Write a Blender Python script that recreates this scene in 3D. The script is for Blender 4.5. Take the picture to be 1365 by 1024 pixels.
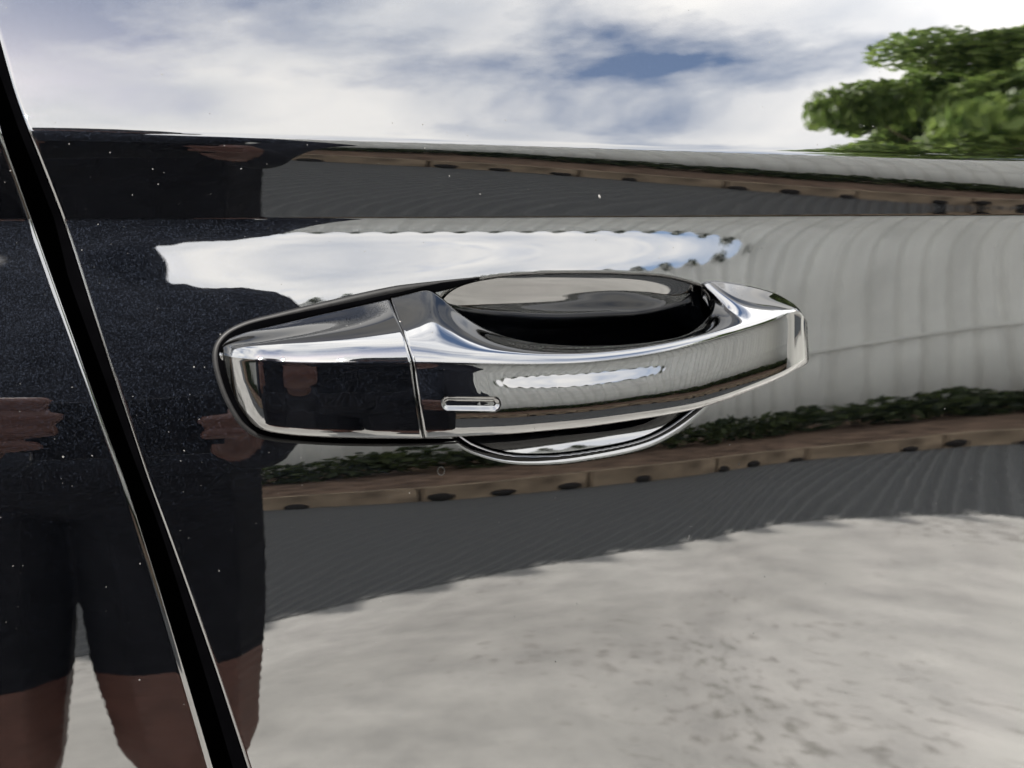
import bpy, bmesh, math, random
import numpy as np
from mathutils import Vector, Matrix
random.seed(7); np.random.seed(7)
R = math.radians
scene = bpy.context.scene
for o in list(bpy.data.objects): bpy.data.objects.remove(o)

# ------------------------------------------------------------------ camera
CAM = np.array([0.0, -0.36, 1.05]); YAW, PITCH, F = 20.0, -9.4, 1284.0     # F in pixels of a 1365 wide frame
cam_d = bpy.data.cameras.new('camera'); cam = bpy.data.objects.new('camera', cam_d)
scene.collection.objects.link(cam); scene.camera = cam
cam.location = CAM; cam.rotation_euler = (R(90 + PITCH), 0, R(-YAW))
cam_d.sensor_width = 36; cam_d.lens = 36 * F / 1365; cam_d.clip_start = 0.01; cam_d.clip_end = 2000
cam_d.dof.use_dof = True; cam_d.dof.focus_distance = 0.375; cam_d.dof.aperture_fstop = 17
scene.render.resolution_x, scene.render.resolution_y = 1024, 768

# ------------------------------------------------------------------ sky, sun, exposure
SUN_AZ, SUN_EL = -20.0, 41.75        # azimuth from straight in front of the door, towards the front of the car
sdir = Vector((math.sin(R(SUN_AZ)) * math.cos(R(SUN_EL)), -math.cos(R(SUN_AZ)) * math.cos(R(SUN_EL)), math.sin(R(SUN_EL))))
sun_d = bpy.data.lights.new('sun', 'SUN'); sun_d.energy = 4.5; sun_d.angle = R(0.5); sun_d.color = (1, 0.95, 0.88)
sun = bpy.data.objects.new('sun', sun_d); scene.collection.objects.link(sun)
sun.rotation_euler = sdir.to_track_quat('Z', 'Y').to_euler(); sun.location = (0, -3, 8)

world = bpy.data.worlds.new('World'); scene.world = world; world.use_nodes = True
nt = world.node_tree; nt.nodes.clear()
def nd(t, ty, **kw):
    n = t.nodes.new(ty)
    for k, v in kw.items():
        if k.startswith('i_'):
            n.inputs[k[2:].replace('_', ' ')].default_value = v
        else: setattr(n, k, v)
    return n
sky = nd(nt, 'ShaderNodeTexSky', sky_type='NISHITA', sun_disc=False, sun_elevation=R(SUN_EL), sun_rotation=math.atan2(sdir.x, sdir.y))
tc = nd(nt, 'ShaderNodeTexCoord'); sep = nd(nt, 'ShaderNodeSeparateXYZ')
nt.links.new(tc.outputs['Generated'], sep.inputs[0])
zz = nd(nt, 'ShaderNodeMath', operation='MAXIMUM'); zz.inputs[1].default_value = 0.0
nt.links.new(sep.outputs['Z'], zz.inputs[0])
za = nd(nt, 'ShaderNodeMath', operation='ADD'); za.inputs[1].default_value = 0.18; nt.links.new(zz.outputs[0], za.inputs[0])
dv = nd(nt, 'ShaderNodeVectorMath', operation='DIVIDE')
cz = nd(nt, 'ShaderNodeCombineXYZ')
for i in range(3): nt.links.new(za.outputs[0], cz.inputs[i])
nt.links.new(tc.outputs['Generated'], dv.inputs[0]); nt.links.new(cz.outputs[0], dv.inputs[1])
cl = nd(nt, 'ShaderNodeTexNoise', noise_dimensions='3D'); cl.inputs['Scale'].default_value = 2.3; cl.inputs['Detail'].default_value = 9; cl.inputs['Roughness'].default_value = 0.56
ofs = nd(nt, 'ShaderNodeVectorMath', operation='ADD'); ofs.inputs[1].default_value = (3.7, 1.2, .4)
nt.links.new(dv.outputs[0], ofs.inputs[0]); nt.links.new(ofs.outputs[0], cl.inputs['Vector'])
rp = nd(nt, 'ShaderNodeValToRGB'); rp.color_ramp.elements[0].position = 0.35; rp.color_ramp.elements[1].position = 0.49
nt.links.new(cl.outputs['Fac'], rp.inputs[0])
cl2 = nd(nt, 'ShaderNodeTexNoise'); cl2.inputs['Scale'].default_value = 4.2; cl2.inputs['Detail'].default_value = 6
nt.links.new(dv.outputs[0], cl2.inputs['Vector'])
crp = nd(nt, 'ShaderNodeValToRGB'); e = crp.color_ramp.elements
e[0].position = 0.3; e[0].color = (6.0, 6.3, 6.9, 1); e[1].position = 0.65; e[1].color = (9.9, 9.7, 9.4, 1)
nt.links.new(cl2.outputs['Fac'], crp.inputs[0])
mx = nd(nt, 'ShaderNodeMix', data_type='RGBA')
nt.links.new(rp.outputs[0], mx.inputs['Factor']); nt.links.new(sky.outputs[0], mx.inputs['A']); nt.links.new(crp.outputs[0], mx.inputs['B'])
bg = nd(nt, 'ShaderNodeBackground'); bg.inputs['Strength'].default_value = 0.1
nt.links.new(mx.outputs['Result'], bg.inputs[0])
wo = nd(nt, 'ShaderNodeOutputWorld'); nt.links.new(bg.outputs[0], wo.inputs[0])

scene.view_settings.view_transform = 'Standard'; scene.view_settings.look = 'None'
scene.view_settings.exposure = 3.75; scene.view_settings.gamma = 1

# ------------------------------------------------------------------ helpers
def link(o, parent=None):
    scene.collection.objects.link(o)
    if parent is not None: o.parent = parent
    return o
def tag(o, label=None, cat=None, group=None, kind=None):
    if label: o['label'] = label
    if cat: o['category'] = cat
    if group: o['group'] = group
    if kind: o['kind'] = kind
    return o
def empty(name, loc=(0, 0, 0)):
    o = bpy.data.objects.new(name, None); o.location = loc; o.empty_display_size = 0.1
    return link(o)
def mesh_obj(name, verts, faces, mat, parent=None, smooth=True):
    m = bpy.data.meshes.new(name)
    m.from_pydata([tuple(map(float, v)) for v in verts], [], [tuple(map(int, f)) for f in faces])
    m.update()
    if smooth: m.polygons.foreach_set('use_smooth', [True] * len(m.polygons))
    if mat: m.materials.append(mat)
    o = bpy.data.objects.new(name, m)
    if parent is not None and parent.location.length > 0:
        o.matrix_parent_inverse = Matrix.Translation(-parent.location)
    return link(o, parent)
def grid_mesh(name, P, mat, parent=None, flip=False, mask=None):
    nr, nc = P.shape[:2]
    V = P.reshape(-1, 3)
    i = np.arange(nr * nc).reshape(nr, nc)
    q = np.stack([i[:-1, :-1], i[1:, :-1], i[1:, 1:], i[:-1, 1:]], -1)
    if mask is not None: q = q[mask]
    q = q.reshape(-1, 4)
    if flip: q = q[:, ::-1]
    m = bpy.data.meshes.new(name)
    m.vertices.add(len(V)); m.vertices.foreach_set('co', V.astype(np.float32).ravel())
    m.loops.add(q.size); m.loops.foreach_set('vertex_index', q.astype(np.int32).ravel())
    m.polygons.add(len(q)); m.polygons.foreach_set('loop_start', np.arange(0, q.size, 4, dtype=np.int32))
    m.polygons.foreach_set('loop_total', np.full(len(q), 4, dtype=np.int32))
    m.update(calc_edges=True); m.validate()
    m.polygons.foreach_set('use_smooth', np.ones(len(m.polygons), dtype=bool))
    m.materials.append(mat)
    o = bpy.data.objects.new(name, m)
    return link(o, parent)
def box(bm, x0, x1, y0, y1, z0, z1):
    v = [bm.verts.new(p) for p in ((x0, y0, z0), (x1, y0, z0), (x1, y1, z0), (x0, y1, z0), (x0, y0, z1), (x1, y0, z1), (x1, y1, z1), (x0, y1, z1))]
    for f in ((0, 3, 2, 1), (4, 5, 6, 7), (0, 1, 5, 4), (1, 2, 6, 5), (2, 3, 7, 6), (3, 0, 4, 7)): bm.faces.new([v[k] for k in f])
def bm_obj(name, bm, mat, parent=None, smooth=False):
    m = bpy.data.meshes.new(name); bm.normal_update(); bm.to_mesh(m); bm.free()
    m.materials.append(mat)
    if smooth: m.polygons.foreach_set('use_smooth', [True] * len(m.polygons))
    return link(bpy.data.objects.new(name, m), parent)

# pixel (of the 1365 x 1024 frame) -> ray from the eye; a traced outline is laid on the solid it belongs to
ya, pa = R(YAW), R(PITCH)
FWD = np.array([math.sin(ya) * math.cos(pa), math.cos(ya) * math.cos(pa), math.sin(pa)])
RGT = np.array([math.cos(ya), -math.sin(ya), 0.0]); UPV = np.cross(RGT, FWD)
def ray(px, py):
    px = np.asarray(px, float)[..., None]; py = np.asarray(py, float)[..., None]
    return FWD + (px - 682.5) / F * RGT + (512 - py) / F * UPV

def pchip(x, y, xi):
    x = np.asarray(x, float); y = np.asarray(y, float); h = np.diff(x); dl = np.diff(y) / h
    d = np.zeros_like(y)
    for k in range(1, len(x) - 1):
        if dl[k - 1] * dl[k] > 0:
            w1, w2 = 2 * h[k] + h[k - 1], h[k] + 2 * h[k - 1]
            d[k] = (w1 + w2) / (w1 / dl[k - 1] + w2 / dl[k])
    d[0], d[-1] = dl[0], dl[-1]
    xi = np.asarray(xi, float); k = np.clip(np.searchsorted(x, xi) - 1, 0, len(x) - 2)
    t = np.clip((xi - x[k]) / h[k], 0, 1)
    return (2 * t**3 - 3 * t**2 + 1) * y[k] + (t**3 - 2 * t**2 + t) * h[k] * d[k] + (-2 * t**3 + 3 * t**2) * y[k + 1] + (t**3 - t**2) * h[k] * d[k + 1]
def catmull(pts, n, closed=False):
    P = np.array(pts, float); m = len(P)
    if closed: Q = np.vstack([P[-1], P, P[0], P[1]]); segs = m
    else: Q = np.vstack([2 * P[0] - P[1], P, 2 * P[-1] - P[-2]]); segs = m - 1
    # centripetal-free uniform catmull, resampled by arc length
    out = []
    for s in range(segs):
        p0, p1, p2, p3 = Q[s:s + 4]
        for t in np.linspace(0, 1, 24, endpoint=False):
            out.append(0.5 * ((2 * p1) + (-p0 + p2) * t + (2 * p0 - 5 * p1 + 4 * p2 - p3) * t * t + (-p0 + 3 * p1 - 3 * p2 + p3) * t**3))
    out.append(Q[segs + 1] if not closed else P[0]); out = np.array(out)
    L = np.concatenate([[0], np.cumsum(np.linalg.norm(np.diff(out, axis=0), axis=1))])
    u = np.linspace(0, L[-1], n, endpoint=not closed)
    return np.stack([np.interp(u, L, out[:, k]) for k in range(out.shape[1])], -1)
def gauss1(A, sig, axis):
    r = int(3 * sig); k = np.exp(-0.5 * (np.arange(-r, r + 1) / sig) ** 2); k /= k.sum()
    pad = [(0, 0)] * A.ndim; pad[axis] = (r, r); B = np.pad(A, pad, mode='reflect', reflect_type='odd')
    out = np.zeros_like(A)
    for j, w in enumerate(k):
        sl = [slice(None)] * A.ndim; sl[axis] = slice(j, j + A.shape[axis]); out += w * B[tuple(sl)]
    return out

# ------------------------------------------------------------------ materials
def mat(name):
    m = bpy.data.materials.new(name); m.use_nodes = True; t = m.node_tree
    return m, t, t.nodes['Principled BSDF']
def L(t, a, b): t.links.new(a, b)
def simple(name, col, rough=0.6, spec=0.5, var=0.0, scale=20, bump=0.0, bscale=60):
    m, t, b = mat(name)
    b.inputs['Base Color'].default_value = (*col, 1); b.inputs['Roughness'].default_value = rough; b.inputs['Specular IOR Level'].default_value = spec
    c = nd(t, 'ShaderNodeTexCoord')
    if var:
        n = nd(t, 'ShaderNodeTexNoise'); n.inputs['Scale'].default_value = scale; n.inputs['Detail'].default_value = 6; L(t, c.outputs['Object'], n.inputs['Vector'])
        r = nd(t, 'ShaderNodeValToRGB'); r.color_ramp.elements[0].position = 0.3; r.color_ramp.elements[1].position = 0.7
        r.color_ramp.elements[0].color = tuple(max(0, x * (1 - var)) for x in col) + (1,); r.color_ramp.elements[1].color = tuple(min(1, x * (1 + var)) for x in col) + (1,)
        L(t, n.outputs['Fac'], r.inputs[0]); L(t, r.outputs[0], b.inputs['Base Color'])
    if bump:
        n = nd(t, 'ShaderNodeTexNoise'); n.inputs['Scale'].default_value = bscale; n.inputs['Detail'].default_value = 5; L(t, c.outputs['Object'], n.inputs['Vector'])
        bp = nd(t, 'ShaderNodeBump'); bp.inputs['Strength'].default_value = bump; bp.inputs['Distance'].default_value = 0.01
        L(t, n.outputs['Fac'], bp.inputs['Height']); L(t, bp.outputs[0], b.inputs['Normal'])
    return m

def paint_material():
    m, t, b = mat('black_pearl_paint')
    c = nd(t, 'ShaderNodeTexCoord')
    # metal flakes under the lacquer: each cell tilted its own way
    v = nd(t, 'ShaderNodeTexVoronoi'); v.inputs['Scale'].default_value = 3200; L(t, c.outputs['Object'], v.inputs['Vector'])
    s = nd(t, 'ShaderNodeVectorMath', operation='SUBTRACT'); s.inputs[1].default_value = (0.5, 0.5, 0.5); L(t, v.outputs['Color'], s.inputs[0])
    k = nd(t, 'ShaderNodeVectorMath', operation='SCALE'); k.inputs['Scale'].default_value = 0.55; L(t, s.outputs[0], k.inputs[0])
    g = nd(t, 'ShaderNodeNewGeometry')
    a = nd(t, 'ShaderNodeVectorMath', operation='ADD'); L(t, g.outputs['Normal'], a.inputs[0]); L(t, k.outputs[0], a.inputs[1])
    n = nd(t, 'ShaderNodeVectorMath', operation='NORMALIZE'); L(t, a.outputs[0], n.inputs[0]); L(t, n.outputs[0], b.inputs['Normal'])
    b.inputs['Roughness'].default_value = 0.42; b.inputs['Specular IOR Level'].default_value = 0.0; b.inputs['Specular Tint'].default_value = (.004, .004, .005, 1)
    # dust grains
    dv_ = nd(t, 'ShaderNodeTexVoronoi'); dv_.inputs['Scale'].default_value = 210; L(t, c.outputs['Object'], dv_.inputs['Vector'])
    sx = nd(t, 'ShaderNodeSeparateColor'); L(t, dv_.outputs['Color'], sx.inputs[0])
    pw = nd(t, 'ShaderNodeMath', operation='POWER'); pw.inputs[1].default_value = 6; L(t, sx.outputs[0], pw.inputs[0])
    rr = nd(t, 'ShaderNodeMath', operation='MULTIPLY'); rr.inputs[1].default_value = 0.07; L(t, pw.outputs[0], rr.inputs[0])
    lt = nd(t, 'ShaderNodeMath', operation='LESS_THAN'); L(t, dv_.outputs['Distance'], lt.inputs[0]); L(t, rr.outputs[0], lt.inputs[1])
    mxc = nd(t, 'ShaderNodeMix', data_type='RGBA'); L(t, lt.outputs[0], mxc.inputs['Factor'])
    mxc.inputs['A'].default_value = (0.00024, 0.0003, 0.00045, 1); mxc.inputs['B'].default_value = (0.025, 0.025, 0.024, 1)
    L(t, mxc.outputs['Result'], b.inputs['Base Color'])
    iv = nd(t, 'ShaderNodeMath', operation='SUBTRACT'); iv.inputs[0].default_value = 1; L(t, lt.outputs[0], iv.inputs[1])
    L(t, iv.outputs[0], b.inputs['Coat Weight'])
    mm = nd(t, 'ShaderNodeMath', operation='MULTIPLY'); mm.inputs[1].default_value = 1.0; L(t, iv.outputs[0], mm.inputs[0]); L(t, mm.outputs[0], b.inputs['Metallic'])
    b.inputs['Coat Roughness'].default_value = 0.008; b.inputs['Coat IOR'].default_value = 1.65
    # faint orange peel in the lacquer
    op = nd(t, 'ShaderNodeTexNoise'); op.inputs['Scale'].default_value = 240; op.inputs['Detail'].default_value = 2; L(t, c.outputs['Object'], op.inputs['Vector'])
    bp = nd(t, 'ShaderNodeBump'); bp.inputs['Strength'].default_value = 0.012; bp.inputs['Distance'].default_value = 0.0002
    L(t, op.outputs['Fac'], bp.inputs['Height']); L(t, bp.outputs[0], b.inputs['Coat Normal'])
    return m
PAINT = paint_material()
RUBBER = simple('rubber_seal', (0.0010, 0.0010, 0.0011), 0.5, 0.06, var=0.4, scale=300)
JAMB = simple('jamb_black', (0.0002, 0.0002, 0.00025), 0.9, 0.0, var=0.3, scale=80)

# ------------------------------------------------------------------ the place in front of the door (seen mirrored in the paint)
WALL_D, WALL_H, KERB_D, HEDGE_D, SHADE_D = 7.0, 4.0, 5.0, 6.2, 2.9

# ------------------------------------------------------------------ the door skin: a sheet whose fold and bulge follow the pressing
PX = np.arange(-1600, 2401, 8.0); PY0 = 289.0
def kn(*p):
    a = np.array(p, float); return lambda x: np.interp(x, a[:, 0], a[:, 1])
def ang(zf, D):
    def f(px, py):
        d = ray(px, py); Z = 1.05 + 0.36 * d[..., 2] / d[..., 1]
        return np.degrees(np.arctan2(zf - Z, D))
    return f
const = lambda v: (lambda px, py: np.full_like(np.asarray(px, float), v))
T = kn((0, 173), (35, 175), (240, 181), (680, 194), (1000, 204), (1365, 215))
crease = kn((0, 293), (300, 291), (680, 289.5), (1000, 288.5), (1365, 287))
Cmax = kn((0, 26.5), (150, 27), (330, 31), (450, 32), (680, 29.5), (850, 26), (960, 23.5), (1100, 19), (1365, 15))
wt = ang(WALL_H, WALL_D)
feats = [
 (lambda x: x * 0 - 900, const(86)), (lambda x: x * 0 - 200, const(73)), (lambda x: x * 0, const(62)), (lambda x: x * 0 + 120, const(49)),
 (lambda x: T(x) - 6, const(42)), (T, wt),
 (kn((0, 186), (240, 190), (680, 203), (1000, 226), (1250, 243), (1365, 252)), ang(0.85, 6.3)),
 (kn((0, 192), (240, 197), (680, 219), (1000, 243), (1250, 261), (1365, 268)), ang(0.25, KERB_D + .1)),
 (kn((0, 200), (240, 206), (680, 228), (1000, 253), (1250, 270), (1365, 276)), ang(0, KERB_D)),
 (lambda x: crease(x) - 2, lambda px, py: np.interp(px, [700, 1000, 1365], [-19, -13, -11.3])),
 (lambda x: crease(x) + 2, const(7)),
 (lambda x: crease(x) + 21, lambda px, py: np.minimum(wt(px, py), Cmax(px) - 1.5)),
 (kn((0, 350), (300, 350), (680, 336), (960, 330), (1365, 330)), lambda px, py: Cmax(px)),
 (kn((0, 440), (300, 415), (400, 400), (600, 377), (800, 361), (930, 346), (1365, 346)), lambda px, py: np.minimum(wt(px, py), Cmax(px) - .6)),
 (kn((0, 640), (300, 630), (480, 612), (680, 595), (1000, 562), (1365, 515)), ang(0.85, 6.3)),
 (kn((0, 680), (300, 668), (600, 648), (885, 617), (1100, 598), (1365, 570)), ang(0.25, KERB_D + .1)),
 (kn((0, 697), (300, 684), (600, 668), (885, 640), (1100, 614), (1365, 590)), ang(0, KERB_D)),
 (kn((0, 885), (300, 842), (480, 800), (700, 755), (885, 725), (1000, 708), (1200, 690), (1365, 684)), ang(0, SHADE_D)),
 (kn((0, 1010), (700, 896), (1365, 850)), ang(0, 1.6)),
 (lambda x: x * 0 + 1800, const(-70)),
]
PYD = np.arange(-400, 1500.5, 0.5)
PHI = np.zeros((len(PYD), len(PX)))
for c, px in enumerate(PX):
    ys = [float(f(np.array(px))) for f, _ in feats]; ph = [float(np.asarray(g(np.array(px), np.array(y)))) for (f, g), y in zip(feats, ys)]
    PHI[:, c] = pchip(ys, ph, PYD)
PHI = gauss1(PHI, 7, 1)
def march(P0, px, rows, phi):
    """step along image rows from P0, keeping the surface square to the tilt that throws the eye ray to elevation phi"""
    out = [P0]; P = P0
    for k in range(1, len(rows)):
        d0 = ray(px, np.full_like(px, 0.5 * (rows[k] + rows[k - 1])))
        al = np.arctan2(d0[..., 2], d0[..., 1]); tau = 0.5 * (np.radians(0.5 * (phi[k] + phi[k - 1])) - al)
        n = np.stack([-np.cos(tau), np.sin(tau)], -1)
        d = ray(px, np.full_like(px, rows[k]))
        lam = ((P[..., 1] - CAM[1]) * n[..., 0] + (P[..., 2] - CAM[2]) * n[..., 1]) / (d[..., 1] * n[..., 0] + d[..., 2] * n[..., 1])
        P = CAM + lam[..., None] * d; out.append(P)
    return np.array(out)
r0 = int(np.argmin(abs(PYD - PY0)))
d0 = ray(PX, np.full_like(PX, PYD[r0])); P0 = CAM + (-CAM[1] / d0[:, 1])[:, None] * d0
dn = march(P0, PX, PYD[r0:], PHI[r0:]); up = march(P0, PX, PYD[r0::-1], PHI[r0::-1])
YF = np.concatenate([up[:0:-1], dn])[..., 1]          # depth of the sheet along each eye ray
YF = gauss1(YF, 3, 1)
def door_y(px, py):
    c = np.clip((np.asarray(px, float) - PX[0]) / 8.0, 1, len(PX) - 2.001); r = np.clip((np.asarray(py, float) - PYD[0]) / 0.5, 0, len(PYD) - 1.001)
    r0_ = r.astype(int); fr = r - r0_; c0 = c.astype(int); t = c - c0
    def row(rr):
        a, b_, c_, d_ = (YF[rr, np.clip(c0 + k, 0, len(PX) - 1)] for k in (-1, 0, 1, 2))
        return 0.5 * (2 * b_ + (c_ - a) * t + (2 * a - 5 * b_ + 4 * c_ - d_) * t * t + (3 * b_ - a - 3 * c_ + d_) * t**3)
    return row(r0_) * (1 - fr) + row(r0_ + 1) * fr
def at(px, py, out=0.0):
    """point seen at (px, py), standing `out` metres proud of the door sheet"""
    px = np.asarray(px, float); py = np.asarray(py, float); d = ray(px, py)
    y = door_y(px, py) - out
    return CAM + ((y - CAM[1]) / d[..., 1])[..., None] * d

# recess outline and the rolled lip round it
CUP = catmull([(566, 480), (576, 540), (605, 588), (650, 611), (705, 619), (780, 613.5), (870, 593), (935, 549), (968, 500), (978, 440), (955, 392), (900, 369), (830, 363), (750, 362), (660, 367), (600, 383), (573, 420)], 420, closed=True)
def inside_dist(px, py, poly):
    px = px.ravel(); py = py.ravel(); a = poly; b = np.roll(poly, -1, 0)
    dmin = np.full(px.shape, 1e9); ins = np.zeros(px.shape, bool)
    for k in range(len(a)):
        ab = b[k] - a[k]; t = np.clip(((px - a[k, 0]) * ab[0] + (py - a[k, 1]) * ab[1]) / (ab @ ab), 0, 1)
        dd = (px - a[k, 0] - t * ab[0]) ** 2 + (py - a[k, 1] - t * ab[1]) ** 2; dmin = np.minimum(dmin, dd)
        cond = ((a[k, 1] > py) != (b[k, 1] > py))
        with np.errstate(divide='ignore', invalid='ignore'):
            xi = a[k, 0] + (py - a[k, 1]) / (b[k, 1] - a[k, 1]) * ab[0]
        ins ^= cond & (px < xi)
    return np.where(ins, 1, -1) * np.sqrt(dmin)
MPP = 0.00029
def lip(sd, py, tot=0.045):
    # a flat rolled chamfer under the grip, a tight edge above it, then a steep wall behind the cup
    q = np.clip(sd, 0, None); w = np.clip((py - 470) / 90, 0, 1); w = w * w * (3 - 2 * w)
    wid = 2.2 + 8.3 * w
    c = np.minimum(q, wid); ramp = c * c / (c + 2.5)
    return np.minimum((ramp * (0.75 - 0.33 * w) + np.clip(q - wid, 0, None) * 5.0) * MPP, tot)

# shut line between the two doors
gapL = kn((-700, -250), (0, -50), (128, -7), (170, 2), (300, 48), (480, 112), (560, 140), (640, 170), (760, 208), (895, 249), (1024, 287), (1500, 425))
gapR = kn((-700, -190), (0, -16), (128, 19), (172, 36), (300, 86), (480, 143), (560, 170), (640, 196), (760, 240), (895, 287), (1024, 329), (1500, 480))
gys = np.arange(-700, 1501, 4.0)
gl_s, gr_s = gauss1(gapL(gys), 6, 0), gauss1(gapR(gys), 6, 0)
GL = lambda y: np.interp(y, gys, gl_s); GR = lambda y: np.interp(y, gys, gr_s)
rows = np.concatenate([np.arange(-390, 150, 9), np.arange(150, 166, 3), np.arange(166, 232, 1.2), np.arange(232, 282, 2.5), np.arange(282, 296, 1.0), np.arange(296, 350, 2.2), np.arange(350, 634, 1.7), np.arange(634, 930, 3.2), np.arange(930, 1480, 10)])
car = empty('car', (0, 0, 0))
tag(car, 'black metallic car seen close at its front door handle and shut line', 'car')
EDGE = np.array([0, .6, 1.3, 2.2, 3.4, 5, 7.5, 11])   # columns close to the hem

def hem(off, w):
    """rounded hem of a panel edge: metres of drop at `off` pixels from the edge"""
    q = np.clip(1 - off / w, 0, 1); return (1 - np.sqrt(np.clip(1 - q * q, 0, 1))) * w * MPP
# front door (right of the shut line)
cols = np.concatenate([EDGE, np.arange(15, 215, 3.0), np.arange(215, 870, 1.9), np.arange(870, 1250, 4.0), np.arange(1250, 2050, 14.0)])
RR, CC = np.meshgrid(rows, cols, indexing='ij')
Xp = GR(RR) + CC
sd = np.full(Xp.shape, -99.0)
msk = (Xp > 540) & (Xp < 1000) & (RR > 345) & (RR < 640)
sd[msk] = inside_dist(Xp[msk], RR[msk], CUP)
Pd = at(Xp, RR, -lip(sd, RR) - hem(CC, 5.0))
E1 = at(GR(rows) + 0.0, rows, -0.012)[:, None]; E2 = at(GR(rows) + 3.0, rows, -0.022)[:, None]
front_door = grid_mesh('front_door', np.concatenate([E2, E1, Pd], 1), PAINT, car)
# rear door (left of it)
cols = np.concatenate([EDGE, np.arange(15, 330, 4.0), np.arange(330, 1500, 18.0)])
RR, CC = np.meshgrid(rows, cols[::-1], indexing='ij')
Pr = at(GL(RR) - CC, RR, -hem(CC, 9.0))
E1 = at(GL(rows), rows, -0.013)[:, None]; E2 = at(GL(rows) - 3.0, rows, -0.022)[:, None]
rear_door = grid_mesh('rear_door', np.concatenate([Pr, E1, E2], 1), PAINT, car)
# dark pillar behind the gap
jr = np.arange(-390, 1480, 20.0)
jam = grid_mesh('door_pillar', np.stack([at(GL(jr) - 60, jr, -0.021), at(GL(jr) + 14, jr, -0.026), at(GR(jr) - 8, jr, -0.026), at(GR(jr) + 60, jr, -0.021)], 1), JAMB, car)

# recess cup behind the grip
cen = np.array([775.0, 486.0])
rings = []
us = np.concatenate([np.linspace(1.0, 0.8, 14), np.linspace(0.8, 0.04, 34)[1:]])
nrm = np.roll(CUP, -1, 0) - np.roll(CUP, 1, 0); nrm /= np.linalg.norm(nrm, axis=1)[:, None]; nrm = np.stack([nrm[:, 1], -nrm[:, 0]], -1)
if ((CUP[0] + nrm[0] * 5 - cen) @ (CUP[0] + nrm[0] * 5 - cen)) > ((CUP[0] - cen) @ (CUP[0] - cen)): nrm = -nrm
CI = CUP + nrm * (3.0 + 7.5 * np.clip((CUP[:, 1:2] - 470) / 90, 0, 1))
CL = np.vstack([CI, CI[:1]])
for u in us:
    p = cen + (CL - cen) * u
    V_ = pchip([330, 365, 400, 430, 455, 500, 540, 580, 640], [-.003, 0, .0041, .0071, .0090, .0102, .0090, .0058, .0018], p[:, 1])
    W_ = 1 - np.clip(np.where(p[:, 0] > 745, (p[:, 0] - 745) / 290, (745 - p[:, 0]) / 385), 0, 1) ** 3
    dep = 0.0028 + np.maximum(V_, 0) * W_
    rings.append(at(p[:, 0], p[:, 1], -dep))
cup = grid_mesh('handle_recess', np.array(rings), PAINT, front_door, flip=True)

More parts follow.
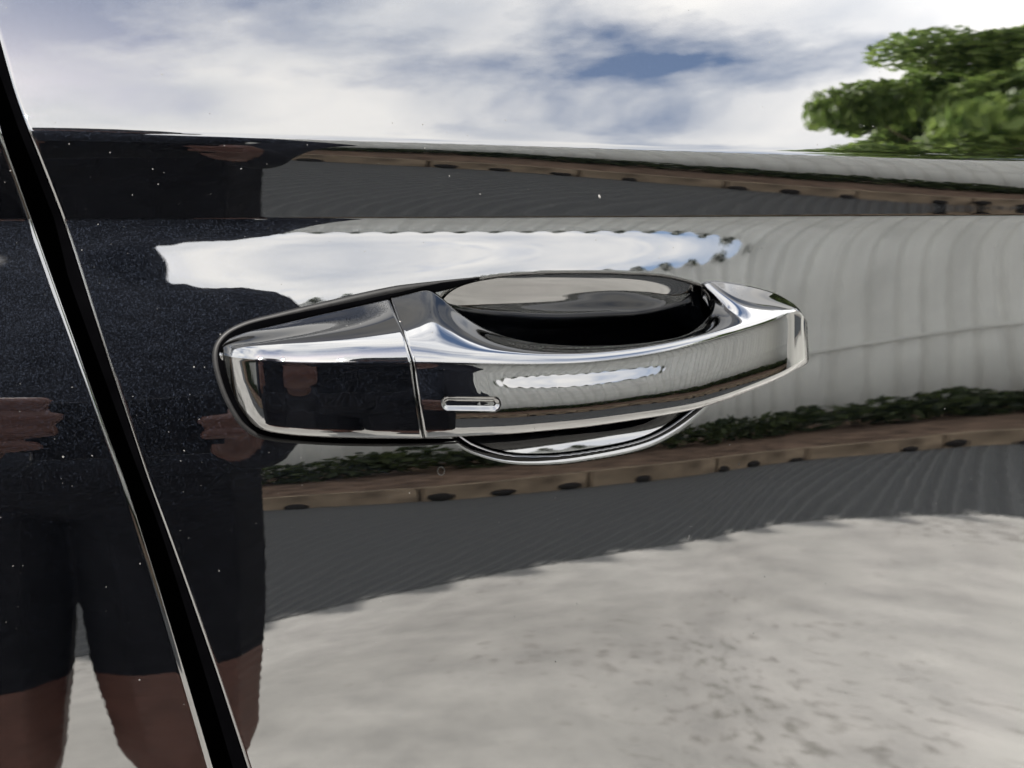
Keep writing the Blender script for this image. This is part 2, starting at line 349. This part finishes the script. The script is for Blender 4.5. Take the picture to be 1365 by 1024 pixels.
# ------------------------------------------------------------------ the handle: stations along its length, (upper edge, bevel top, bevel bottom, lower edge, underside edge)
def build_grip(name, st, n, mats, parent, phi_of, end_left, end_right, dents=None):
    """st rows: Ux Uy Ud | Ax Ay | Bx By Bd | Cx Cy | Dx Dy   (pixels, d = metres proud of the door)"""
    S = catmull(st, n)                                      # n x 12
    Ux, Uy, Ud, Ax, Ay, Bx, By, Bd, Cx, Cy, Dx, Dy = S.T
    PB = at(Bx, By, Bd)
    # bevel: from B up to A, swinging from low to high sky
    nb = 12; tb = np.linspace(0, 1, nb)
    def path(P0, x0, y0, x1, y1, ts, phis):
        out = [P0]; P = P0
        for k in range(1, len(ts)):
            tm = 0.5 * (ts[k] + ts[k - 1])
            dm = ray(x0 + (x1 - x0) * tm, y0 + (y1 - y0) * tm); al = np.arctan2(dm[..., 2], dm[..., 1])
            tau = np.clip(0.5 * (np.radians(phis(tm)) - al), R(-62), R(68))
            nn = np.stack([-np.cos(tau), np.sin(tau)], -1)
            d = ray(x0 + (x1 - x0) * ts[k], y0 + (y1 - y0) * ts[k])
            lam = ((P[:, 1] - CAM[1]) * nn[:, 0] + (P[:, 2] - CAM[2]) * nn[:, 1]) / (d[:, 1] * nn[:, 0] + d[:, 2] * nn[:, 1])
            P = CAM + lam[:, None] * d; out.append(P)
        return out
    bev = path(PB, Bx, By, Ax, Ay, tb, lambda t: np.full(n, 36 + 46 * t))
    nf = 64; tf = np.linspace(0, 1, nf)
    s01 = np.linspace(0, 1, n)
    fr = path(PB, Bx, By, Cx, Cy, tf, lambda t: phi_of(t, s01))
    nc = 8; tcm = np.linspace(0, 1, nc)
    ch = path(fr[-1], Cx, Cy, Dx, Dy, tcm, lambda t: np.full(n, -38 - 60 * t))
    PA = bev[-1]; PU = at(Ux, Uy, Ud)
    # top face: cubic from A to U
    nt_ = 22; top = []
    for t in np.linspace(0, 1, nt_)[1:]:
        bulge = 0.0014 * np.sin(np.pi * t)
        q = PA * (1 - t) + PU * t; q = q.copy(); q[:, 2] += bulge * (1 - t) * 0.6 - bulge * 0.5 * t; top.append(q)
    # roll over the back edge, down the back, forward to the underside
    back = []
    bd = np.linalg.norm(PA - PU, axis=1)
    for k, (dy, dz) in enumerate(((.0012, -.0003), (.0019, -.0010), (.0022, -.0022), (.0022, -.0045))):
        q = PU.copy(); q[:, 1] += dy; q[:, 2] += dz; back.append(q)
    PD = ch[-1]; bb = PD.copy(); bb[:, 1] += 0.010; bb[:, 2] += 0.001
    b1 = PD.copy(); b1[:, 1] += 0.004; b1[:, 2] += -0.0002
    rowsP = back[::-1] + top[::-1] + bev[::-1][1:] + fr[1:] + ch[1:] + [b1, bb]
    P = np.array(rowsP)                                     # rows x n x 3
    if dents is not None: P = dents(P)
    # rounded ends
    def cap(Pc, side):
        outs = []
        for a in np.linspace(0, 1, 6)[1:]:
            q = Pc.copy(); r = 0.0011
            q[:, 0] += side * r * math.sin(a * math.pi / 2); q[:, 1] += r * (1 - math.cos(a * math.pi / 2)); outs.append(q)
        q = outs[-1].copy(); q[:, 1] += 0.012; outs.append(q)
        return outs
    colsL = cap(P[:, 0], -1)[::-1] if end_left else []
    colsR = cap(P[:, -1], 1 if end_right else .3)
    full = np.stack(colsL + [P[:, k] for k in range(n)] + colsR, 1)
    return grid_mesh(name, full, mats, parent)

# mirrored order down the front faces: hedge, wall, sky, wall, hedge, kerb, shade
def face_phi(peak):
    ts = np.array([0, .035, .15, .30, .45, .72, .82, .92, 1.0])
    def f(t, s):
        pk = peak(s)
        base = np.array([0., 0., 0., 0., 0., 0., 0., 0., 0.])
        ph = [np.full_like(s, -4.0), np.full_like(s, 3.0), np.minimum(21, pk - 1), pk, np.minimum(21, pk - 1), np.full_like(s, -1.5), *[np.interp(s, [.5, 1], q) for q in ((-9., -3.5), (-15., -7.), (-19.5, -9.5))]]
        k = min(max(int(np.searchsorted(ts, t)) - 1, 0), 7); w = (t - ts[k]) / (ts[k + 1] - ts[k]); w = w * w * (3 - 2 * w) if k in (2, 3) else w
        return ph[k] * (1 - w) + ph[k + 1] * w + np.interp(s, [.55, 1], [0, 7]) * min(1, max(0, (t - .5) / .2))
    return f

grip_st = [
 # Ux   Uy   Ud      Ax   Ay     Bx   By   Bd      Cx   Cy     Dx   Dy
 (524, 395, .0012,  546, 457,   555, 484, .0248,  569, 574,   570, 584.5),
 (546, 390, .0014,  564, 460,   572, 484, .0255,  584, 573.5, 585, 583.5),
 (570, 386, .0018,  585, 464,   592, 484, .0263,  602, 573,   603, 582.8),
 (588, 396, .0038,  607, 467,   613, 484, .0270,  622, 572,   623, 581.7),
 (612, 417, .0082,  635, 469.5, 639, 484.5, .0278, 647, 570.8, 648, 580.3),
 (650, 440, .0125,  674, 471,   676, 485, .0286,  682, 569,   683, 578.5),
 (700, 455, .0155,  722, 473,   723, 485, .0292,  728, 565,   729, 574.5),
 (760, 461, .0165,  778, 472,   779, 483, .0293,  783, 560,   784, 569),
 (820, 460.5, .0160, 832, 467,  833, 477, .0288,  836, 553,   837, 561.5),
 (875, 455, .0150,  880, 459.5, 882, 469, .0280,  884, 546,   885, 554),
 (917, 445, .0125,  922, 450.5, 925, 459, .0267,  927, 538,   928, 545.5),
 (944, 424, .0085,  958, 442,   961, 449, .0250,  962, 528,   963, 535),
 (952, 402, .0045,  988, 434,   991, 440, .0230,  993, 517,   994, 523.5),
 (940, 376, .0012, 1014, 426.5, 1017, 432, .0208, 1020, 506,  1022, 512),
 (985, 379, .0012, 1036, 419.5, 1038, 424, .0186, 1042, 496,  1045, 501.5),
 (1030, 390, .0012, 1052, 413,  1054, 417, .0164, 1058, 487, 1061, 492.5),
 (1056, 404, .0010, 1063, 411.5, 1066, 416, .0138, 1069, 481,  1071, 488),
 (1064, 411, .0005, 1069, 418,  1073, 424, .0116, 1075.5, 477, 1077, 483),
 (1066, 414, -.003, 1071, 423,  1076, 430, .0096, 1078, 474,   1078.5, 478),
]
def dents(P):
    # touch strip pressed into the front face
    v = P - CAM; w = v @ FWD; px = 682.5 + F * (v @ RGT) / w; py = 512 - F * (v @ UPV) / w
    cx = np.clip(px, 598, 658); yy = 538.5 + (px - 628) * 0.01
    dist = np.hypot(px - cx, py - yy)
    q = np.clip((9.5 - dist) / 6.5, 0, 1); q = q * q * (3 - 2 * q)
    P[..., 1] += 0.0011 * q; return P
grip_peak = lambda s: np.interp(s, [0, .15, .34, .45, .56, .62, .8, 1], [19, 21, 30, 29, 25.5, 22, 15, 8])
handle = build_grip('door_handle', grip_st, 560, PAINT, car, face_phi(grip_peak), True, False, dents)
handle['label'] = 'gloss black pull handle bowed out over the recess'
cap_st = [
 (294, 470, .0006,  295, 472,   296, 474, .0012,  298, 480,   299, 483),
 (297, 460, .0009,  299, 465,   299, 474, .0040,  303, 503,   304, 508),
 (308, 450, .0012,  312, 463.5, 312, 476, .0080,  319, 537,   320, 544),
 (332, 441, .0013,  338, 463,   338, 479, .0118,  344, 562,   345, 571),
 (370, 432, .0014,  378, 462,   379, 483, .0134,  385, 570.5, 386, 580),
 (415, 421, .0014,  424, 460.5, 427, 484.5, .0160, 434, 573,  435, 583),
 (465, 409.5, .0014, 478, 457.5, 483, 484, .0186, 494, 574.5, 495, 584.5),
 (516, 397.5, .0014, 538, 455,  546, 483.5, .0208, 560, 575,  561, 585),
]
cap_st = [list(r) for r in cap_st]
for r in cap_st: r[7] += float(np.interp(r[5], [300, 400, 546], [0, .0015, .0040]))
cap_peak = lambda s: np.interp(s, [0, 1], [4, 8])
lock_cover = build_grip('lock_cover', cap_st, 260, PAINT, handle, lambda t, s: np.interp(t, [0, .06, .4, .75, 1], [-6, 3, 2, -8, -20]) + s * 0, True, True)

# rubber seal round the lock cover
def sweep(name, pts, rad, mat_, parent, ratio=1.0, sink=0.0, n=240, out=0.0):
    C2 = catmull([p[:2] for p in pts], n); Pc = at(C2[:, 0], C2[:, 1], out)
    u = np.linspace(0, 1, n); rr = np.interp(u, np.linspace(0, 1, len(rad)), rad)
    T_ = np.gradient(Pc, axis=0); T_ /= np.linalg.norm(T_, axis=1)[:, None]
    N_ = np.tile(np.array([0, -1.0, 0]), (n, 1)); B_ = np.cross(T_, N_); B_ /= np.linalg.norm(B_, axis=1)[:, None]
    rows_ = [Pc + (math.cos(a) * B_ + math.sin(a) * ratio * N_) * rr[:, None] for a in np.linspace(0, 2 * math.pi, 17)]
    return grid_mesh(name, np.array(rows_), mat_, parent)
seal = sweep('rubber_seal', [(640, 369.5), (590, 377), (520, 388.5), (440, 406), (370, 422), (325, 434), (298, 450), (287.5, 474), (295, 512), (310, 546), (328, 570), (355, 583), (420, 590), (500, 592.5), (570, 592), (612, 590)],
             [.0002, .0010, .0017, .0017, .0015, .0013, .0012, .0012, .0011, .0010, .0009, .0008, .0008, .0007, .0003], RUBBER, handle, 0.8)
sweep('seal_bed', [(640, 372), (580, 384), (520, 394), (440, 412), (370, 428), (330, 440), (305, 455), (294, 474), (301, 510), (316, 542), (334, 565), (360, 578), (420, 585), (500, 588), (570, 588), (612, 586)],
      [.0002, .0018, .0022, .0022, .0022, .0022, .0022, .0022, .0022, .0022, .0022, .0022, .0018, .0012, .0004], JAMB, handle, 0.3, out=0.0002)

# dust grains and chips lying on the lacquer
DUST = simple('pale_dust', (.03, .03, .029), .9, .1, var=.3, scale=900)
def grains(name, spots, parent):
    bm = bmesh.new()
    for px, py, r, st_ in spots:
        p = at(px, py, 0.0001); mt = Matrix.Translation(Vector(p)) @ Matrix.Rotation(random.uniform(0, 3), 4, 'Y') @ Matrix.Diagonal((1, .35, st_, 1))
        bmesh.ops.create_icosphere(bm, subdivisions=1, radius=r, matrix=mt)
    return tag(bm_obj(name, bm, DUST, parent), kind='stuff')
sp = [(799, 262, .0006, 1.5), (918, 716, .0006, 1.8), (921, 702, .00012, 9), (985, 619, .0003, 1), (872, 498, .00025, 1)]
for k in range(12):
    a = k * math.pi / 6; sp.append((588 + 4.5 * math.cos(a), 628 + 5.5 * math.sin(a), .00028, 1))
for k in range(130):
    px, py = random.uniform(60, 420), random.uniform(150, 880)
    if px > GR(py) + 8 and not (280 < px and 380 < py < 600): sp.append((px, py, random.choice((.00005, .00006, .00007, .00009, .00012, .00018)), random.uniform(1, 2)))
for k in range(60):
    px, py = random.uniform(420, 1365), random.choice((random.uniform(130, 350), random.uniform(630, 890)))
    sp.append((px, py, random.choice((.0001, .00014, .0002)), random.uniform(1, 2)))
grains('road_dust', sp, front_door)
sp = []
for k in range(60):
    py = random.uniform(200, 880); px = random.uniform(-20, 240)
    if px < GL(py) - 8: sp.append((px, py, random.choice((.00005, .00006, .00007, .00009, .00012, .00018)), random.uniform(1, 2)))
grains('road_dust', sp, rear_door)

# ------------------------------------------------------------------ the ground and what stands opposite
def ground_material():
    m, t, b = mat('concrete_ground'); c = nd(t, 'ShaderNodeTexCoord')
    n1 = nd(t, 'ShaderNodeTexNoise'); n1.inputs['Scale'].default_value = .8; n1.inputs['Detail'].default_value = 8; L(t, c.outputs['Object'], n1.inputs['Vector'])
    r = nd(t, 'ShaderNodeValToRGB'); r.color_ramp.elements[0].position = .3; r.color_ramp.elements[1].position = .7
    r.color_ramp.elements[0].color = (.22, .217, .208, 1); r.color_ramp.elements[1].color = (.35, .346, .335, 1); L(t, n1.outputs['Fac'], r.inputs[0])
    n2 = nd(t, 'ShaderNodeTexNoise'); n2.inputs['Scale'].default_value = 22; n2.inputs['Detail'].default_value = 4; L(t, c.outputs['Object'], n2.inputs['Vector'])
    n3 = nd(t, 'ShaderNodeTexNoise'); n3.inputs['Scale'].default_value = .7; mp3 = nd(t, 'ShaderNodeMapping'); mp3.inputs['Location'].default_value = (.7, 0, 0); L(t, c.outputs['Object'], mp3.inputs['Vector']); L(t, mp3.outputs[0], n3.inputs['Vector'])
    ad = nd(t, 'ShaderNodeMath', operation='MULTIPLY'); L(t, n2.outputs['Fac'], ad.inputs[0]); L(t, n3.outputs['Fac'], ad.inputs[1])
    r2 = nd(t, 'ShaderNodeValToRGB'); r2.color_ramp.elements[0].position = .30; r2.color_ramp.elements[1].position = .42; L(t, ad.outputs[0], r2.inputs[0])
    mx_ = nd(t, 'ShaderNodeMix', data_type='RGBA'); L(t, r2.outputs[0], mx_.inputs['Factor']); L(t, r.outputs[0], mx_.inputs['A']); mx_.inputs['B'].default_value = (.14, .136, .127, 1)
    n4 = nd(t, 'ShaderNodeTexNoise'); n4.inputs['Scale'].default_value = 5.5; n4.inputs['Detail'].default_value = 10; n4.inputs['Roughness'].default_value = .7; L(t, c.outputs['Object'], n4.inputs['Vector'])
    r4 = nd(t, 'ShaderNodeValToRGB'); r4.color_ramp.elements[0].position = .3; r4.color_ramp.elements[1].position = .72; r4.color_ramp.elements[0].color = (.66, .66, .65, 1); r4.color_ramp.elements[1].color = (1.12, 1.11, 1.08, 1); L(t, n4.outputs['Fac'], r4.inputs[0])
    m4 = nd(t, 'ShaderNodeMix', data_type='RGBA', blend_type='MULTIPLY'); m4.inputs['Factor'].default_value = 1; L(t, mx_.outputs['Result'], m4.inputs['A']); L(t, r4.outputs[0], m4.inputs['B'])
    L(t, m4.outputs['Result'], b.inputs['Base Color']); b.inputs['Roughness'].default_value = .85
    bq = nd(t, 'ShaderNodeBump'); bq.inputs['Strength'].default_value = .4; bq.inputs['Distance'].default_value = .01; L(t, n4.outputs['Fac'], bq.inputs['Height']); L(t, bq.outputs[0], b.inputs['Normal'])
    return m
def shade_strip_material():
    m, t, b = mat('ribbed_shade_paving'); c = nd(t, 'ShaderNodeTexCoord')
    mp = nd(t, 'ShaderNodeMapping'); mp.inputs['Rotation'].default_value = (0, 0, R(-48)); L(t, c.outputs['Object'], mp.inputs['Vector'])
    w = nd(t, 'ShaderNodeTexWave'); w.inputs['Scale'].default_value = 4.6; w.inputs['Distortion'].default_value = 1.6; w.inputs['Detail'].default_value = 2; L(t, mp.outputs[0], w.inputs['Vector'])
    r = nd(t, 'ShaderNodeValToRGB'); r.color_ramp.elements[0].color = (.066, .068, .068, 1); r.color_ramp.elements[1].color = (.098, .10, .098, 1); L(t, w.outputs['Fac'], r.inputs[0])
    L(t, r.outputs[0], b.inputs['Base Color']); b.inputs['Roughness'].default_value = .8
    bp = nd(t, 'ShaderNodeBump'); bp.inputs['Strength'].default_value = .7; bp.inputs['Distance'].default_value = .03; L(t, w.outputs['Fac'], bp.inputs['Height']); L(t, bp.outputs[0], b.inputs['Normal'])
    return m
bm = bmesh.new(); s = 400
bm.faces.new([bm.verts.new(p) for p in ((-s, -s, 0), (s, -s, 0), (s, s, 0), (-s, s, 0))])
tag(bm_obj('ground', bm, ground_material()), kind='structure')
# ribbed ground along the kerb, the wall's shade also put into its dark colour
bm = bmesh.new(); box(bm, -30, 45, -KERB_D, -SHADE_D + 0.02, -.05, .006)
tag(bm_obj('shade_strip', bm, shade_strip_material()), kind='structure')
SOIL = simple('dry_soil', (.13, .088, .062), .95, .2, var=.5, scale=6, bump=.6, bscale=20)
bm = bmesh.new(); box(bm, -30, 46, -8.5, -KERB_D - .2, -.05, .2)
for v in bm.verts:
    if v.co.z > .1 and v.co.y < -7: v.co.z = .85
tag(bm_obj('planting_bed', bm, SOIL), kind='structure')
KERB = simple('kerb_concrete', (.23, .175, .12), .9, .3, var=.45, scale=5, bump=.3)
HOLE = simple('drain_iron', (.02, .018, .016), .8, .2, var=.3)
kerb = empty('kerb', (0, -KERB_D - .1, 0)); tag(kerb, 'sandy concrete kerb with dark drain stubs along the planting bed', 'kerb')
bm = bmesh.new(); box(bm, -.49, .49, -.1, .1, -.05, .25); bmesh.ops.bevel(bm, geom=bm.edges[:], offset=.012, segments=2, affect='EDGES')
me = bpy.data.meshes.new('kerb_stone'); bm.to_mesh(me); bm.free(); me.materials.append(KERB)
bm = bmesh.new(); bmesh.ops.create_icosphere(bm, subdivisions=2, radius=.06, matrix=Matrix.Translation((0, 0, .05)))
mh = bpy.data.meshes.new('drain_pipe'); bm.to_mesh(mh); bm.free(); mh.materials.append(HOLE)
for i in range(-22, 45):
    o = bpy.data.objects.new('kerb_stone', me); o.location = (i * 1.0, random.uniform(-.008, .008), random.uniform(-.008, .008)); link(o, kerb)
for i in range(-32, 60):
    if random.random() < .25: continue
    o = bpy.data.objects.new('drain_pipe', mh); o.location = (i * .40 + random.uniform(-.05, .05), .1, random.uniform(-.03, .02)); o.scale = (random.uniform(.7, 1.4), 1, random.uniform(.8, 1.2)); link(o, kerb)

# corrugated metal wall, sheet by sheet
METAL = simple('grey_sheet_metal', (.64, .64, .60), .6, .3, var=.12, scale=1.5)
fence = empty('corrugated_wall', (0, -WALL_D, 0)); tag(fence, 'tall grey corrugated metal wall with scalloped top behind the hedge', 'wall')
pitch = .30; nper = 3
xs = np.linspace(-.03, pitch * nper + .03, nper * 16 + 5)
wv = np.cos(xs / pitch * 2 * math.pi)
yv = .026 * wv
V = np.array([[[x, y, 0.0] for x, y in zip(xs, yv)], [[x, y, 2.0] for x, y in zip(xs, yv)], [[x, y, 2.0 + 1.0] for x, y in zip(xs, yv)], [[x, y, WALL_H - .05 + .05 * w] for x, y, w in zip(xs, yv, wv)]])
sh = grid_mesh('corrugated_sheet', V, METAL, fence)
sol = sh.modifiers.new('thickness', 'SOLIDIFY'); sol.thickness = .004
for i in range(-22, 52):
    o = sh if i == 0 else sh.copy()
    o.location = (i * pitch * nper, .005 * (i % 2), random.uniform(-.004, .004))
    if i: link(o, fence)
bm = bmesh.new(); box(bm, -19, 46, .05, .062, 2.0, 2.05)
bm_obj('wall_rail', bm, METAL, fence)

# hedge: leaf faces massed round a row of stems
def leaf_material(name, a, b_):
    m, t, b = mat(name); g = nd(t, 'ShaderNodeNewGeometry'); r = nd(t, 'ShaderNodeValToRGB')
    r.color_ramp.elements[0].color = (*a, 1); r.color_ramp.elements[1].color = (*b_, 1); L(t, g.outputs['Random Per Island'], r.inputs[0]); L(t, r.outputs[0], b.inputs['Base Color'])
    b.inputs['Roughness'].default_value = .6
    tr = nd(t, 'ShaderNodeBsdfTranslucent'); L(t, r.outputs[0], tr.inputs[0]); ms = nd(t, 'ShaderNodeMixShader'); ms.inputs[0].default_value = .5
    L(t, b.outputs[0], ms.inputs[1]); L(t, tr.outputs[0], ms.inputs[2]); L(t, ms.outputs[0], t.nodes['Material Output'].inputs['Surface'])
    return m
def leaves(name, centres, n, size, m, parent=None):
    C = np.array(centres); idx = np.random.randint(0, len(C), n)
    d = np.random.normal(size=(n, 3)); d /= np.linalg.norm(d, axis=1)[:, None]; rad = np.random.rand(n) ** .45
    p = C[idx, :3] + d * rad[:, None] * C[idx, 3:6]
    a = np.random.normal(size=(n, 3)); a /= np.linalg.norm(a, axis=1)[:, None]; b_ = np.cross(a, np.random.normal(size=(n, 3))); b_ /= np.linalg.norm(b_, axis=1)[:, None]
    s_ = size * np.random.uniform(.6, 1.4, n)[:, None]
    V = np.stack([p - a * s_, p - b_ * s_ * .5, p + a * s_, p + b_ * s_ * .5], 1).reshape(-1, 3)
    return mesh_obj(name, V, np.arange(4 * n).reshape(-1, 4), m, parent, smooth=False)
HEDGE = leaf_material('hedge_leaves', (.018, .032, .014), (.075, .10, .032))
BARK = simple('bark', (.12, .09, .06), .9, .2, var=.4, scale=12)
cs = []
for x in np.arange(-19, 44, .38): cs.append((x + random.uniform(-.1, .1), -HEDGE_D - .1 + random.uniform(-.08, .08), .68 + random.uniform(-.06, .06), .32, .26, .26))
tag(leaves('hedge', cs, 40000, .06, HEDGE), 'low dark green hedge along the foot of the corrugated wall', 'hedge', kind='stuff')

# ivy tufts on the crests of the wall
cs = [(k * pitch, -WALL_D, WALL_H - .07, .06, .05, .10) for k in range(-50, 130)]
tag(leaves('ivy', cs, 22000, .028, HEDGE), 'dark green ivy tufts along the top edge of the corrugated wall', 'ivy', kind='stuff')
# plastered building closing the yard towards the front of the car
PLASTER = simple('grey_plaster', (.34, .34, .32), .9, .2, var=.12, scale=.8, bump=.2); PANE = simple('window_glass', (.02, .025, .03), .08, .5); ROOFM = simple('roof_slab', (.22, .2, .19), .9, .2, var=.2)
bld = empty('building', (13, 2, 0)); tag(bld, 'grey plastered building with flat roof closing the yard', 'building')
def part(n_, x0, x1, y0, y1, z0, z1, m_, par):
    b3 = bmesh.new(); box(b3, x0, x1, y0, y1, z0, z1); return bm_obj(n_, b3, m_, par)
part('wall', 0, 6, -6.0, 8, 0, 6.2, PLASTER, bld); part('roof', -.3, 6.3, -6.3, 8.3, 6.2, 6.45, ROOFM, bld)
for yw in (-4, -.5, 3):
    wn = part('window', -.04, .02, yw, yw + 1.3, 1.2, 2.6, ROOFM, bld); part('pane', -.05, -.03, yw + .06, yw + 1.24, 1.26, 2.54, PANE, wn)
# tree beyond the wall
tree = empty('tree', (19.3, -11.5, 0)); tag(tree, 'sunlit green broadleaf tree rising behind the corrugated wall', 'tree')
LEAF = leaf_material('tree_leaves', (.085, .14, .035), (.25, .335, .09))
bm = bmesh.new()
def limb(bm, a, b_, r1, r2, n=9):
    a, b_ = Vector(a), Vector(b_); q = (b_ - a).to_track_quat('Z', 'Y'); rings = []
    for p, r in ((a, r1), (b_, r2)): rings.append([bm.verts.new(p + q @ Vector((math.cos(k * 2 * math.pi / n) * r, math.sin(k * 2 * math.pi / n) * r, 0))) for k in range(n)])
    for k in range(n): bm.faces.new((rings[0][k], rings[0][(k + 1) % n], rings[1][(k + 1) % n], rings[1][k]))
limb(bm, (0, 0, 0), (.1, 0, 4.0), .35, .25)
cen_ = []
for k in range(150):
    d = Vector((random.gauss(0, 1), random.gauss(0, 1), random.gauss(0, 1))).normalized(); q = random.uniform(.35, 1) ** .5
    c = (d.x * 6.2 * q, d.y * 6.2 * q, max(3.4, 9.5 + d.z * 7.5 * q)); cen_.append((*c, random.uniform(.7, 1.6), random.uniform(.7, 1.6), random.uniform(.45, .95)))
    if k % 3 == 0: limb(bm, (.1, 0, random.uniform(3, 4)), c, .1, .02, 6)
bm_obj('trunk', bm, BARK, tree)
cr = leaves('crown', cen_, 150000, .14, LEAF); cr.parent = tree

# ------------------------------------------------------------------ the person taking the picture, and the phone
def capsules(name, segs, mats, voxel, pick, label=None, cat=None):
    bm = bmesh.new()
    for a, b_, r1, r2 in segs:
        a, b_ = Vector(a), Vector(b_); n = max(3, int((b_ - a).length / (min(r1, r2) * .22)) + 2)
        for k in range(n):
            t = k / (n - 1)
            mtx = Matrix.Translation(a.lerp(b_, t))
            bmesh.ops.create_icosphere(bm, subdivisions=2, radius=r1 + (r2 - r1) * t, matrix=mtx)
    m = bpy.data.meshes.new(name); bm.to_mesh(m); bm.free()
    o = link(bpy.data.objects.new(name, m))
    rm = o.modifiers.new('r', 'REMESH'); rm.mode = 'VOXEL'; rm.voxel_size = voxel; rm.use_smooth_shade = True
    sm = o.modifiers.new('s', 'SMOOTH'); sm.iterations = 6; sm.factor = .5
    bpy.context.view_layer.update()
    ev = o.evaluated_get(bpy.context.evaluated_depsgraph_get()); m2 = bpy.data.meshes.new_from_object(ev)
    o.modifiers.clear(); o.data = m2
    for q in mats: m2.materials.append(q)
    mi = [pick(p.center) for p in m2.polygons]; m2.polygons.foreach_set('material_index', mi); m2.polygons.foreach_set('use_smooth', [True] * len(mi))
    if label: tag(o, label, cat)
    return o
SHIRT = simple('dark_shirt', (.014, .015, .02), .9, .2, var=.3, scale=30)
SHORTS = simple('black_shorts', (.01, .01, .013), .9, .2, var=.3, scale=30)
SKIN = simple('skin', (.11, .05, .038), .55, .4, var=.15, scale=25)
HAIR_FACE = simple('hair_and_shaded_face', (.012, .009, .007), .7, .3, var=.3, scale=40)
mw = Matrix.Translation(Vector(CAM)) @ cam.rotation_euler.to_matrix().to_4x4()
def cl3(x, y, z): return tuple(mw @ Vector((x, y, z)))     # phone frame -> world
bx, by = -0.11, -0.74
segs = [((bx - .09, by, .95), (bx + .09, by, .95), .14, .14), ((bx, by, 1.0), (bx, by, 1.25), .17, .165), ((bx - .09, by, 1.0), (bx - .1, by, 1.28), .12, .12), ((bx + .09, by, 1.0), (bx + .1, by, 1.28), .12, .12),
        ((bx - .18, by, 1.31), (bx + .17, by, 1.31), .085, .085), ((bx, by, 1.3), (bx + .055, by + .05, 1.43), .07, .058),
        ((bx + .055, by + .07, 1.49), (bx + .055, by + .05, 1.55), .085, .095), ((bx + .055, by + .10, 1.44), (bx + .055, by + .11, 1.48), .06, .065), ((bx + .055, by + .165, 1.495), (bx + .055, by + .175, 1.47), .013, .017),
        ((bx - .04, by + .06, 1.51), (bx - .04, by + .055, 1.48), .018, .014), ((bx + .15, by + .06, 1.51), (bx + .15, by + .055, 1.48), .018, .014)]
for sx in (-1, 1):
    hx = bx + sx * .105
    segs += [((hx, by, .92), (hx + sx * .015, by + .01, .50), .125, .098), ((hx + sx * .015, by + .01, .52), (hx + sx * .015, by - .01, .30), .056, .058), ((hx + sx * .015, by - .01, .30), (hx + sx * .015, by - .01, .08), .055, .038), ((hx + sx * .015, by - .03, .04), (hx + sx * .03, by + .17, .03), .042, .036)]
# phone box in its own frame: x -0.112..0.05, y -0.062..0.018 , z 0.003..0.012
PHX0, PHX1, PHY0, PHY1 = -.098, .052, -.064, .016
for sx, ex in ((-1, PHX0), (1, PHX1)):
    sh_ = (bx + sx * .2, by, 1.31); el = (bx + sx * .28, by + .1, 1.12) if sx < 0 else (bx + sx * .262, by + .1, 1.12); wr = cl3(ex + sx * .055, -.075, .05)
    segs += [(sh_, el, .062, .048), (el, wr, .046, .030), (wr, cl3(ex + sx * .025, -.045, .036), .030, .030), (cl3(ex + sx * .022, -.06, .034), cl3(ex + sx * .022, -.02, .03), .022, .02)]
    # four fingers over the door side of the phone edge, thumb behind
    for k in ((0, 1, 2, 3) if sx < 0 else (1, 2)):
        yk = (.016 if sx < 0 else .002) - k * .0195; ln = (.028, .036, .034, .024)[k]
        kn_ = cl3(ex + sx * .016, yk - .004, .020); mid = cl3(ex + sx * .012, yk, -.004); tip = cl3(ex - sx * (ln - .012), yk, -.0065)
        segs += [(cl3(ex + sx * .026, yk - .012, .03), kn_, .0105, .0098), (kn_, mid, .0095, .0088), (mid, tip, .0086, .0074)]
    segs += [(cl3(ex + sx * .022, -.03, .035), cl3(ex + sx * .006, -.022, .03), .013, .0105), (cl3(ex + sx * .006, -.022, .03), cl3(ex - sx * .026, -.012, .022), .0105, .0085)]
def pick(c):
    if c.z < .075: return 1
    if c.z < .66: return 2
    if c.z < .98 and abs(c.y - by) < .2 and abs(c.x - bx) < .26: return 1
    if (Vector(c) - Vector(cl3(-.02, -.03, .01))).length < .115 and c.y > by + .2: return 2
    if c.z > 1.42 and abs(c.x - bx - .055) < .13: return 3 if (c.z > 1.455 or c.y < by + .09) else 2  # hair colour runs over most of the face too, standing for its shade
    return 0
capsules('person', segs, [SHIRT, SHORTS, SKIN, HAIR_FACE], .0042, pick, 'person in dark shirt and black shorts holding a phone sideways with both hands', 'person')

phone = empty('smartphone', cl3(0, 0, 0)); phone.rotation_euler = cam.rotation_euler; tag(phone, 'black phone held sideways in two hands', 'phone')
GLASSB = simple('phone_case', (.006, .006, .008), .35, .5, var=.2, scale=60); RIM = simple('phone_rim', (.09, .09, .1), .3, .6, var=.1)
def rbox(name, x0, x1, y0, y1, z0, z1, m, r, parent):
    b2 = bmesh.new(); box(b2, x0, x1, y0, y1, z0, z1)
    ve = [e_ for e_ in b2.edges if abs(e_.verts[0].co.z - e_.verts[1].co.z) > 1e-6]; bmesh.ops.bevel(b2, geom=ve, offset=r, segments=8, affect='EDGES')
    return bm_obj(name, b2, m, parent)
rbox('phone_body', PHX0 + .001, PHX1 - .001, PHY0 + .001, PHY1 - .001, .0025, .0115, GLASSB, .012, phone)
rbox('phone_rim', PHX0, PHX1, PHY0, PHY1, .004, .0095, RIM, .0125, phone)
for lx, ly in ((.0, .0), (.022, -.02), (.022, .0)):
    b2 = bmesh.new(); bmesh.ops.create_cone(b2, cap_ends=True, segments=32, radius1=.0078, radius2=.0078, depth=.0015, matrix=Matrix.Translation((lx, ly, .002))); bm_obj('lens', b2, GLASSB, phone)
